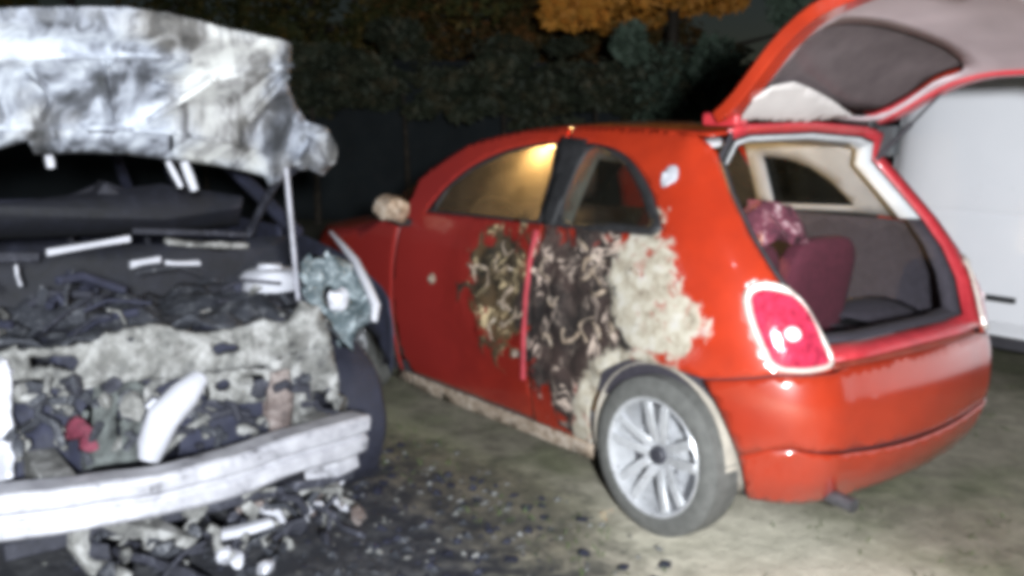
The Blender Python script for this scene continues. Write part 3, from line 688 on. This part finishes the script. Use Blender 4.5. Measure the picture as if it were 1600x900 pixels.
# bumper beam
mb = MB(); path = []
for i in range(25):
    t = i/24; y = 3.02-1.26*t; x = .34+.11*(2*t-1)**2; z = .43+.008*math.sin(t*9); path.append((x, y, z))
prof = [(-.055, -.062), (-.066, -.05), (-.066, -.012), (-.054, -.004), (-.054, .004), (-.066, .012), (-.066, .05), (-.055, .062), (.03, .062), (.03, -.062)]
mb.sweep(path, prof, (1, 0, 0)); mb.crumple(.012, 5, 3); beam = mb.build('bumper_beam', BEAM, wreck, bevel=.004)
mb = MB(); mb.sweep([(.50, 1.92, .345), (.46, 1.83, .35), (.48, 1.77, .36)], [(-.045, -.05), (.045, -.045), (.045, .045), (-.045, .05)], (1, 0, 0)); mb.crumple(.015, 9, 5); mb.build('crash_bracket', BEAM, wreck, bevel=.004)
mb = MB(); mb.box((.55, 1.86, .42), (.30, .09, .11)); mb.crumple(.012, 8); mb.build('chassis_rail', ASHM, wreck, bevel=.006)
mb = MB(); mb.box((.55, 2.66, .42), (.30, .09, .11)); mb.crumple(.012, 8, 4); mb.build('chassis_rail', ASHM, wreck, bevel=.006)
# panels authored on upright planes, each with its own depth and thickness
def upright(name, outl, holes, x, mat, th=.02, disp=.02, sp=.03, nz=9, lean=0):
    k = 1/300
    v2_, f2_ = flat_mesh([(a*k, -b_*k) for a, b_ in outl], [[(a*k, -b_*k) for a, b_ in h] for h in holes], sp)
    mb = MB(); vs = []
    for p in v2_:
        q = pl(p.x*300, -p.y*300, x); xx = x+lean*(q.z-.6)+disp*noise.noise(Vector((p.x*nz, p.y*nz, x*5)))+disp*.5*noise.noise(Vector((p.x*nz*2.3, p.y*nz*2.3, x*7)))
        vs.append(pl(p.x*300, -p.y*300, xx))
    mb.add(vs, f2_); return mb.build(name, mat, wreck, solid=th, smooth=45)
upright('radiator_support', [(-60, 560), (60, 545), (130, 540), (170, 522), (215, 512), (245, 508), (300, 522), (380, 512), (450, 500), (470, 470), (500, 480), (515, 520), (520, 560), (480, 565), (400, 572), (340, 580), (290, 590), (200, 596), (110, 612), (82, 606), (85, 590), (-60, 600)],
        [[(45, 558), (120, 555), (124, 566), (118, 580), (50, 580)], cat_rom([(332, 544), (352, 534), (375, 540), (374, 552), (345, 556)], 3), [(196, 530), (210, 525), (208, 535)]], .60, ASHM, .03, .03)
upright('support_leg', [(430, 560), (520, 540), (530, 600), (528, 680), (470, 690), (440, 690), (425, 640)], [[(487, 607), (520, 603), (527, 640), (490, 646)]], .58, ASHM, .04, .04)
upright('rusty_bracket', [(425, 585), (452, 575), (460, 620), (455, 672), (425, 680), (418, 640)], [], .55, RUST, .02, .03)
upright('radiator', [(285, 640), (330, 628), (430, 622), (438, 690), (280, 712)], [], .66, CHAR, .04, .01)
upright('crossmember_lower', [(320, 585), (400, 575), (430, 580), (428, 625), (370, 632), (330, 622)], [cat_rom([(335, 600), (355, 592), (360, 608), (340, 612)], 3), cat_rom([(385, 590), (410, 585), (418, 600), (395, 604)], 3)], .57, ASHM, .02, .03)
upright('condenser_core', [(145, 600), (225, 598), (220, 720), (140, 730)], [[(182, 640), (190, 640), (190, 700), (184, 700)]], .60, simple('grey_green_burnt_core', (.06, .067, .066), .8, var=.9, sc_=22, bumps=1), .03, .03)
upright('radiator', [(-80, 600), (150, 600), (145, 745), (-80, 775)], [], .70, CHAR, .04, .02)
upright('headlight_housing', [(-60, 570), (12, 562), (20, 600), (16, 680), (22, 745), (0, 755), (-60, 760)], [], .54, PALE, .02, .03)
mb = MB(); mb.tube([pl(236, 715, .52), pl(240, 690, .52), pl(255, 655, .50), pl(285, 618, .52), pl(312, 592, .56)], [.030, .046, .050, .046, .030], 16); mb.crumple(.012, 10); mb.build('melted_duct', PALE, wreck)
for k, (a, b_) in enumerate(((120, 672), (134, 690))):
    mb = MB(); mb.lathe([(.001, -.03), (.03, -.025), (.032, 0), (.02, .02), (.001, .025)], pl(a, b_, .60), 'x', 14); mb.crumple(.03, 20, k); mb.build('melted_plastic', PINKR, wreck, smooth=50)
# headlight remains and wing edge on the image-right side
hl = upright('headlight', [(470, 410), (520, 398), (550, 410), (572, 440), (586, 475), (582, 500), (560, 515), (548, 542), (520, 520), (500, 500), (482, 470)], [cat_rom([(505, 455), (520, 445), (530, 470), (512, 480)], 3)], .78, TEAL, .05, .035, .03, 9, .6)
mb = MB(); mb.lathe([(.001, -.02), (.03, -.015), (.042, .01), (.03, .03)], pl(530, 468, .72), 'x', 16); mb.crumple(.012, 30); mb.build('bulb_reflector', PALE, hl)
mb = MB(); mb.tube([pl(517, 362, 1.35), pl(535, 385, 1.15), pl(556, 410, 1.0), pl(574, 445, .88), pl(588, 478, .80), pl(584, 503, .78)], [.006, .012, .016, .017, .018, .012], 8); mb.crumple(.005, 14); mb.build('wing_edge', PALE, wreck)
# wings, doors, cabin shell: charred sheet
for sgn in (1, -1):
    f = lambda x, z: Vector((x, WY-sgn*(.86-.02*max(0, z-.7)*3-.10*max(0, (.95-x)/.4)**2), z))
    ar = [(1.15+.39*math.cos(R(a)), .30+.37*math.sin(R(a))) for a in range(0, 151, 15)]
    wf = [(1.75, .22), (1.75, .98), (1.45, .95), (1.1, .90), (.80, .78), (.76, .66)] + ar[::-1] + [(1.56, .22)]
    panel('front_wing', wf, [], f, CHAR, wreck, .05, .006, flip=sgn > 0, disp=lambda a, b_: .02*noise.noise(Vector((a*6, b_*6, 2))))
    df = [(1.77, .22), (2.78, .22), (2.78, .98), (1.77, .98)]
    panel('door', df, [], f, CHAR, wreck, .08, .01, flip=sgn > 0, disp=lambda a, b_: .015*noise.noise(Vector((a*5, b_*5, 7))))
    qf = [(2.80, .22), (3.0, .22)] + [(3.42+.38*math.cos(R(a)), .30+.36*math.sin(R(a))) for a in range(180, -1, -15)] + [(4.1, .35), (4.2, .75), (4.1, .98), (2.8, .98)]
    panel('rear_wing', qf, [], f, CHAR, wreck, .08, .01, flip=sgn > 0)
    y0 = WY-sgn*.80; y1 = WY-sgn*.60
    for pth in (((1.50, y0, .97), (1.9, (y0+y1)/2, 1.22), (2.25, y1, 1.39)), ((2.78, y0, .97), (2.80, y1, 1.42)), ((3.85, y0, .97), (3.55, y1, 1.38))):
        mb = MB(); mb.tube(pth, .032, 8); mb.crumple(.01, 5); mb.build('roof_pillar', CHAR, wreck)
    for x in (1.15, 3.42):
        w_ = bpy.data.objects.new('wheel', None); COL.objects.link(w_); w_.parent = wreck; w_.location = (0, 0, 0)
        c = Vector((x, WY-sgn*.765, .28))
        mb = MB(); mb.lathe([(.19, -.10), (.27, -.105), (.31, -.07), (.315, 0), (.31, .07), (.27, .105), (.19, .10), (.18, 0), (.19, -.10)], c, 'y', 36); mb.crumple(.008, 8); mb.build('tyre', simple('black_burnt_tyre', (.012, .013, .025), .75, sc_=20, bumps=.6), w_)
        mb = MB(); mb.lathe([(.19, -.08*sgn), (.18, 0), (.10, -.05*sgn), (.001, -.05*sgn)], c, 'y', 24); mb.build('rim', ASHD, w_)
mb = MB(); mb.grid(lambda u, v: Vector((2.25+1.3*u, WY+(v-.5)*1.24, 1.40+.05*math.sin(u*3.1)-.07*(2*v-1)**4+.012*noise.noise(Vector((u*6, v*6, 0))))), 16, 14); mb.build('roof', CHAR, wreck, solid=.01)
mb = MB(); mb.grid(lambda u, v: Vector((4.12+.10*math.sin(u*3.1), WY+(v-.5)*1.66, .25+.72*u)), 8, 10); mb.build('rear_panel', CHAR, wreck, solid=.01)
mb = MB(); mb.box((2.5, WY, .24), (3.2, 1.5, .06)); mb.build('floor_pan', CHAR, wreck)
mb = MB(); mb.grid(lambda u, v: Vector((1.50+.10*u, WY+(v-.5)*1.6, .35+.60*u+.02*noise.noise(Vector((u*5, v*9, 0))))), 10, 24); mb.build('bulkhead', CHARD, wreck, solid=.01)
mb = MB(); mb.tube([(1.95, WY-.75, 1.0), (1.9, WY-.3, 1.06), (1.92, WY+.3, 1.05), (1.95, WY+.75, 1.0)], [.06, .09, .08, .05], 12); mb.crumple(.11, 5); mb.build('dashboard_remains', CHARD, wreck)
for y in (WY-.38, WY+.38):
    s_ = bpy.data.objects.new('seat_frame', None); COL.objects.link(s_); s_.parent = wreck
    for dy in (-.2, .2):
        mb = MB(); mb.tube([(2.3, y+dy, .4), (2.7, y+dy, .42), (2.85, y+dy*.9, 1.05)], .018, 8); mb.build('side_tube', ASHD, s_)
    mb = MB(); mb.tube([(2.85, y-.18, 1.05), (2.87, y, 1.12), (2.85, y+.18, 1.05)], .018, 8); mb.build('top_tube', ASHD, s_)
# engine bay
mb = MB(); mb.box((1.05, 2.28, .58), (.50, .62, .34)); mb.crumple(.05, 6, 1); mb.build('engine_block', CHAR, wreck, bevel=.02)
def eb(u, v): 
    x = .72+.78*u; y = 1.66+1.25*v; h = .78-.10*abs(v-.5)+.10*noise.noise(Vector((x*5, y*5, 0)))+.05*noise.noise(Vector((x*13, y*13, 2))); return Vector((x, y, h))
mb = MB(); mb.grid(eb, 30, 44); mb.build('engine_bay_debris', ENG, wreck, solid=.01, smooth=60)['kind'] = 'stuff'
mb = MB(); c = pl(422, 427, 1.12); mb.lathe([(.105, -.06), (.115, -.01), (.095, .012), (.05, .02), (.045, .035), (.001, .035)], (c.x, c.y, c.z), 'z', 24); mb.crumple(.008, 14); mb.build('strut_top', PALE, wreck)
mb = MB(); c = pl(422, 427, 1.12); mb.lathe([(.105, -.06), (.115, -.01), (.095, .012), (.05, .02), (.001, .03)], (c.x, 2*WY-c.y, c.z-.05), 'z', 24); mb.build('strut_top', ASHM, wreck)
def bar(name, a, b_, x, r_, mat, flat=.5, cr=.006):
    p, q = pl(*a, x), pl(*b_, x); mb = MB(); mb.sweep([p, p.lerp(q, .33), p.lerp(q, .66), q], [(-r_, -r_*flat), (r_, -r_*flat), (r_, r_*flat), (-r_, r_*flat)], (1, 0, 0)); mb.crumple(cr, 12, a[0]); return mb.build(name, mat, wreck, bevel=.003)
bar('wiper_linkage', (72, 396), (203, 372), 1.42, .013, PALE, .9, .012)
bar('scuttle_strip', (200, 410), (250, 404), 1.35, .015, PALE, .8, .02); bar('scuttle_strip', (255, 408), (312, 410), 1.35, .011, PALE, .8, .02)
bar('scuttle_strip', (255, 378), (385, 384), 1.40, .014, ASHM, .8, .03); bar('scuttle_strip', (205, 362), (385, 366), 1.45, .014, ASHD, .8)
bar('scuttle_strip', (-60, 404), (60, 400), 1.4, .02, ASHD, .8)
bar('fuse_box', (150, 300), (196, 330), 1.9, .05, ASHD, .9, .02)
# loose parts in the bay: hoses, brackets, plates
rnd = random.Random(3)
names = ['hose', 'charred_fitting', 'cable', 'charred_fitting']
for k in range(44):
    px, py = rnd.uniform(-40, 500), rnd.uniform(425, 520); x = rnd.uniform(.72, 1.2); p = pl(px, py, x); kind = names[k % 4]
    mt = rnd.choice([ENG, ENG, ASHD, ASHD, CHAR, PALE if k % 5 == 0 else ASHM])
    mb = MB()
    if kind in ('hose', 'cable'):
        d_ = Vector((rnd.uniform(-.05, .05), rnd.uniform(-.14, .14), rnd.uniform(-.05, .03))); mb.tube([p-d_, p-d_*.3+Vector((0, 0, .025)), p+d_*.4+Vector((.02, 0, .01)), p+d_], .014 if kind == 'hose' else .006, 7)
    else:
        rt = Matrix.Rotation(rnd.uniform(0, 3), 3, Vector((rnd.random(), rnd.random(), rnd.random())).normalized()); mb.box(p, (rnd.uniform(.03, .09), rnd.uniform(.03, .07), .012), rt)
        mb.crumple(.02, 15, k)
    mb.build(kind, mt, wreck, bevel=.002)
# between support and beam, and below the beam
rnd = random.Random(9)
for k in range(190):
    if k < 80: px, py, x = rnd.uniform(10, 520), rnd.uniform(600, 700), rnd.uniform(.52, .66)
    else: px, py, x = rnd.uniform(130, 560), rnd.uniform(760, 900), rnd.uniform(.42, .75)
    p = pl(px, py, x)
    if p.z < .05: p.z = .05
    mt = rnd.choice([ASHM, ASHD, ASHD, ENG, ENG, RUST if k % 7 == 0 else ASHM, PALE if k % 4 == 0 else ASHD]); mb = MB(); kind = names[k % 4]
    if kind in ('hose', 'cable'):
        d_ = Vector((rnd.uniform(-.03, .03), rnd.uniform(-.10, .10), rnd.uniform(-.07, .07))); mb.tube([p-d_, p-d_*.3+Vector((0, 0, .02)), p+d_*.4+Vector((.02, .02, 0)), p+d_], rnd.uniform(.006, .016), 7)
    else:
        q_ = rnd.uniform(.010, .032); mb.lathe([(.001, -q_), (q_*.8, -q_*.6), (q_, 0), (q_*.7, q_*.7), (.001, q_)], p, 'xyz'[k % 3], 9); mb.crumple(q_*1.1, 22, k)
    mb.build(kind, mt, wreck, bevel=.002)
mb = MB(); mb.tube([pl(128, 795, .50), pl(122, 850, .50), pl(150, 885, .48), pl(200, 905, .46)], [.035, .032, .026, .02], 8); mb.crumple(.012, 10); mb.build('tow_bracket', ASHM, wreck)
bar('splash_shield_strip', (335, 838), (425, 815), .50, .016, PALE, .8, .01)
bar('splash_shield_strip', (140, 800), (300, 850), .52, .022, ASHM, .8, .03); bar('splash_shield_strip', (180, 860), (330, 905), .48, .020, ASHD, .8, .03)
for a, b_ in ((370, 875), (352, 868), (415, 885)):
    mb = MB(); mb.lathe([(.001, -.02), (.022, -.015), (.026, .01), (.001, .02)], pl(a, b_, .46), 'x', 10); mb.crumple(.02, 30, a); mb.build('melted_lump', PALE, wreck, smooth=50)
mb = MB(); mb.box((.75, WY, .22), (.35, 1.1, .05)); mb.crumple(.04, 7, 8); mb.build('subframe', ASHD, wreck, bevel=.005)

# ------------------------------------------------------------------ ground debris
def chunk(mb, p, s, rn):
    vs = []; 
    for q in ((1, 0, 0), (-1, 0, 0), (0, 1, 0), (0, -1, 0), (0, 0, 1), (0, 0, -1)): vs.append(Vector(p)+Vector([c*s*rn.uniform(.4, 1.3)*(1 if i < 2 else .5) for i, c in enumerate(q)]))
    mb.add(vs, [(0, 2, 4), (2, 1, 4), (1, 3, 4), (3, 0, 4), (2, 0, 5), (1, 2, 5), (3, 1, 5), (0, 3, 5)])
rn = random.Random(5)
for nm, mt, n, lab in (('grey_ash_flakes', ENG, 260, 'grey ash flakes and crumbs on the black ground under the front of the burnt car'), ('charred_debris', ASHM, 260, 'pale ash flakes and broken bits scattered on the ground between the cars'), ('burnt_rubble', CHAR, 330, 'black burnt crumbs scattered on the ground between the cars')):
    mb = MB()
    for k in range(n):
        while nm[0] == 'g':
            x, y = rn.gauss(.42, .30), rn.gauss(2.1, .40); break
        while nm[0] != 'g':
            x, y = rn.uniform(-1.3, 2.2), rn.uniform(.85, 3.3)
            if rn.random() < math.exp(-((x-.5)/.8)**2-((y-1.5)/.6)**2)+.12 and not (x > .3 and y > 1.4 and rn.random() < .5): break
        chunk(mb, (x, y, -.025), rn.choice([.006, .01, .014, .022]) if nm[0] == 'c' else rn.choice([.01, .016, .03]), rn)
    o = mb.build(nm, mt, smooth=0); tag(o, lab, 'debris', kind='stuff')
gm = simple('grass_blades', (.06, .085, .03), .9, var=.5, sc_=3)
mb = MB()
for k in range(9000):
    x, y = rn.uniform(-1.5, 5), rn.uniform(-2.4, 1.25)
    if y < .85 and -.7 < x < 3 and y > -.85 and rn.random() < .7: continue
    if noise.noise(Vector((x*1.1, y*1.1, 5))) < .05: continue
    h = rn.uniform(.008, .028); a = rn.uniform(0, 6.3); dx, dy = math.cos(a)*.004, math.sin(a)*.004
    z = -.03
    mb.v += [Vector((x-dx, y-dy, z)), Vector((x+dx, y+dy, z)), Vector((x+rn.uniform(-.02, .02), y+rn.uniform(-.02, .02), z+h))]; mb.f.append((len(mb.v)-3, len(mb.v)-2, len(mb.v)-1))
tag(mb.build('grass', gm, smooth=0), 'thin short grass in patches on the ground beside the red hatchback', 'grass', kind='stuff')

# ------------------------------------------------------------------ background: wall, hedge, autumn trees
def far(px, dist, z=0):
    d_ = F + R2*((px-800)/FPX); d_.z = 0; d_.normalize(); return Vector((CX, CY, 0))+d_*dist+Vector((0, 0, z))
a, b_ = far(-500, 19), far(1500, 17); dd = (b_-a); L_ = dd.length; dd.normalize(); nn = Vector((-dd.y, dd.x, 0))
wl = thing('boundary_wall', 'low dark rendered wall running behind the cars under the trees', 'wall', tuple(a))
mat_w = simple('dark_navy_render', (.02, .026, .03), .9, sc_=3)
mb = MB(); n = int(L_/.35)
mb.grid(lambda u, v: a+dd*(u*L_)+Vector((0, 0, 2.40*v))+nn*.02*noise.noise(Vector((u*40, v*4, 0))), n, 8); mb.build('wall_face', mat_w, wl, solid=.2)
mb = MB(); mb.sweep([a+Vector((0, 0, 2.43)), b_+Vector((0, 0, 2.43))], [(-.16, -.03), (.16, -.03), (.16, .03), (-.16, .03)], nn); mb.build('coping', simple('dark_coping', (.018, .022, .026), .9), wl)
def leaves(nm, mat, c, rad, n, parent, seed, size=.10):
    rn = random.Random(seed); mb = MB(); cl = [(Vector((rn.gauss(0, .5), rn.gauss(0, .5), rn.gauss(0, .45))), rn.uniform(.16, .36)) for _ in range(26)]
    for k in range(n):
        q, r = rn.choice(cl); d_ = Vector((rn.gauss(0, 1), rn.gauss(0, 1), rn.gauss(0, 1))); d_.normalize()
        p = q + d_*r*rn.uniform(.5, 1.05); p = Vector(c)+Vector((p.x*rad[0], p.y*rad[1], p.z*rad[2]))
        if p.z < .05: continue
        s = size*rn.uniform(.6, 1.5); u = Vector((rn.gauss(0, 1), rn.gauss(0, 1), rn.gauss(0, .6))).normalized(); v = u.orthogonal().normalized()
        mb.v += [p-u*s, p+v*s*.5, p+u*s, p-v*s*.5]; m = len(mb.v); mb.f.append((m-4, m-3, m-2, m-1))
    mb.keep = True; return mb.build(nm, mat, parent, smooth=0)
def leafmat(name, stops):
    m = Mat(name); m.set(Base_Color=m.ramp(m.noise(2.2, 5, .7), stops), Roughness=.7); m.b.inputs['Subsurface Weight'].default_value = 0; return m.m
OL = leafmat('olive_leaves', [(.32, (.04, .055, .02)), (.5, (.10, .105, .03)), (.66, (.26, .16, .04))])
SH = leafmat('dim_shrub_leaves', [(.3, (.02, .028, .016)), (.5, (.045, .055, .032)), (.68, (.09, .07, .035))])
OR = leafmat('orange_leaves', [(.30, (.14, .13, .03)), (.45, (.65, .27, .04)), (.62, (.85, .38, .06)), (.75, (.50, .15, .04))])
BR = leafmat('brown_leaves', [(.32, (.05, .06, .02)), (.52, (.16, .10, .03)), (.68, (.42, .17, .05))])
bark = ash('bark', (.02, .016, .012), (.05, .04, .03), (.11, .09, .07), 8)
def tree(px, dist, cz, rad, mat, label, seed, n=9000):
    base = far(px, dist); t = thing('tree', label, 'tree', tuple(base), 'autumn trees beyond the wall'); rn = random.Random(seed)
    mb = MB(); top = base+Vector((rn.uniform(-.3, .3), rn.uniform(-.3, .3), cz+.3)); mb.tube([base, base.lerp(top, .4)+Vector((.1, .05, 0)), top], [.20, .14, .06], 10); mb.build('trunk', bark, t)
    for k in range(6):
        s = base.lerp(top, rn.uniform(.4, .9)); an = rn.uniform(0, 6.3); e = s+Vector((math.cos(an)*rad[0]*.7, math.sin(an)*rad[1]*.7, rn.uniform(.2, 1.0))); mb = MB(); mb.tube([s, s.lerp(e, .5)+Vector((0, 0, -.1)), e], [.07, .045, .015], 7); mb.build('limb', bark, t)
    leaves('crown', mat, base+Vector((0, 0, cz)), rad, n, t, seed)
for k, (px_, dist_, h_, w_) in enumerate(((330, 17.6, 2.05, 1.8), (500, 17.4, 2.15, 1.6), (640, 17.2, 2.0, 1.8), (790, 17.0, 2.1, 1.7), (930, 16.8, 2.05, 1.7))):
    q = far(px_, dist_*.82); sh_ = thing('shrub', ['dark leafy shrub by the wall directly right of the raised bonnet', 'dark shrub by the wall between the bonnet corner and the door mirror', 'shrub by the wall above the windscreen of the red hatchback', 'brown-green shrub by the wall above the door of the red hatchback', 'shrub by the wall above the rear quarter window'][k], 'shrub', tuple(q), 'shrubs along the wall')
    leaves('foliage', SH, q+Vector((0, 0, h_)), (w_, w_*.6, .55), 5500, sh_, 30+k, .07)
    mb = MB(); mb.tube([q, q+Vector((.05, 0, 1.0)), q+Vector((0, .1, h_))], [.06, .04, .02], 7); mb.build('stem', bark, sh_)
tree(150, 23, 4.9, (3.6, 3.4, 3.0), OL, 'dark olive tree behind the wall above the burnt car', 1)
tree(520, 21.5, 4.3, (2.8, 2.8, 2.3), OL, 'dark green tree between the two cars behind the wall', 2)
tree(700, 22, 4.3, (2.8, 2.8, 2.4), BR, 'brown-leaved tree above the front of the red hatchback', 3, 8000)
tree(900, 21, 4.3, (3.0, 2.8, 2.1), BR, 'dull brown and green tree above the roof of the red hatchback', 4, 8000)
tree(1050, 16, 3.85, (2.5, 2.5, 1.2), OR, 'bright orange autumn tree left of the raised tailgate', 5, 12000)
hb = far(1125, 12.5)
hd_ = thing('hedge', 'dark green clipped hedge behind the roof of the red hatchback, left of the tailgate', 'hedge', tuple(hb))
leaves('foliage', leafmat('dark_green_leaves', [(.3, (.045, .065, .045)), (.6, (.085, .125, .09))]), hb+Vector((0, 0, 1.75)), (1.3, 1.25, 1.45), 12000, hd_, 8, .06)
for k in range(5):
    mb = MB(); q = hb+Vector((random.uniform(-.5, .5), random.uniform(-.5, .5), 0)); mb.tube([q, q+Vector((.05, 0, .7)), q+Vector((.1, .1, 1.4))], [.03, .02, .01], 6); mb.build('stem', bark, hd_)
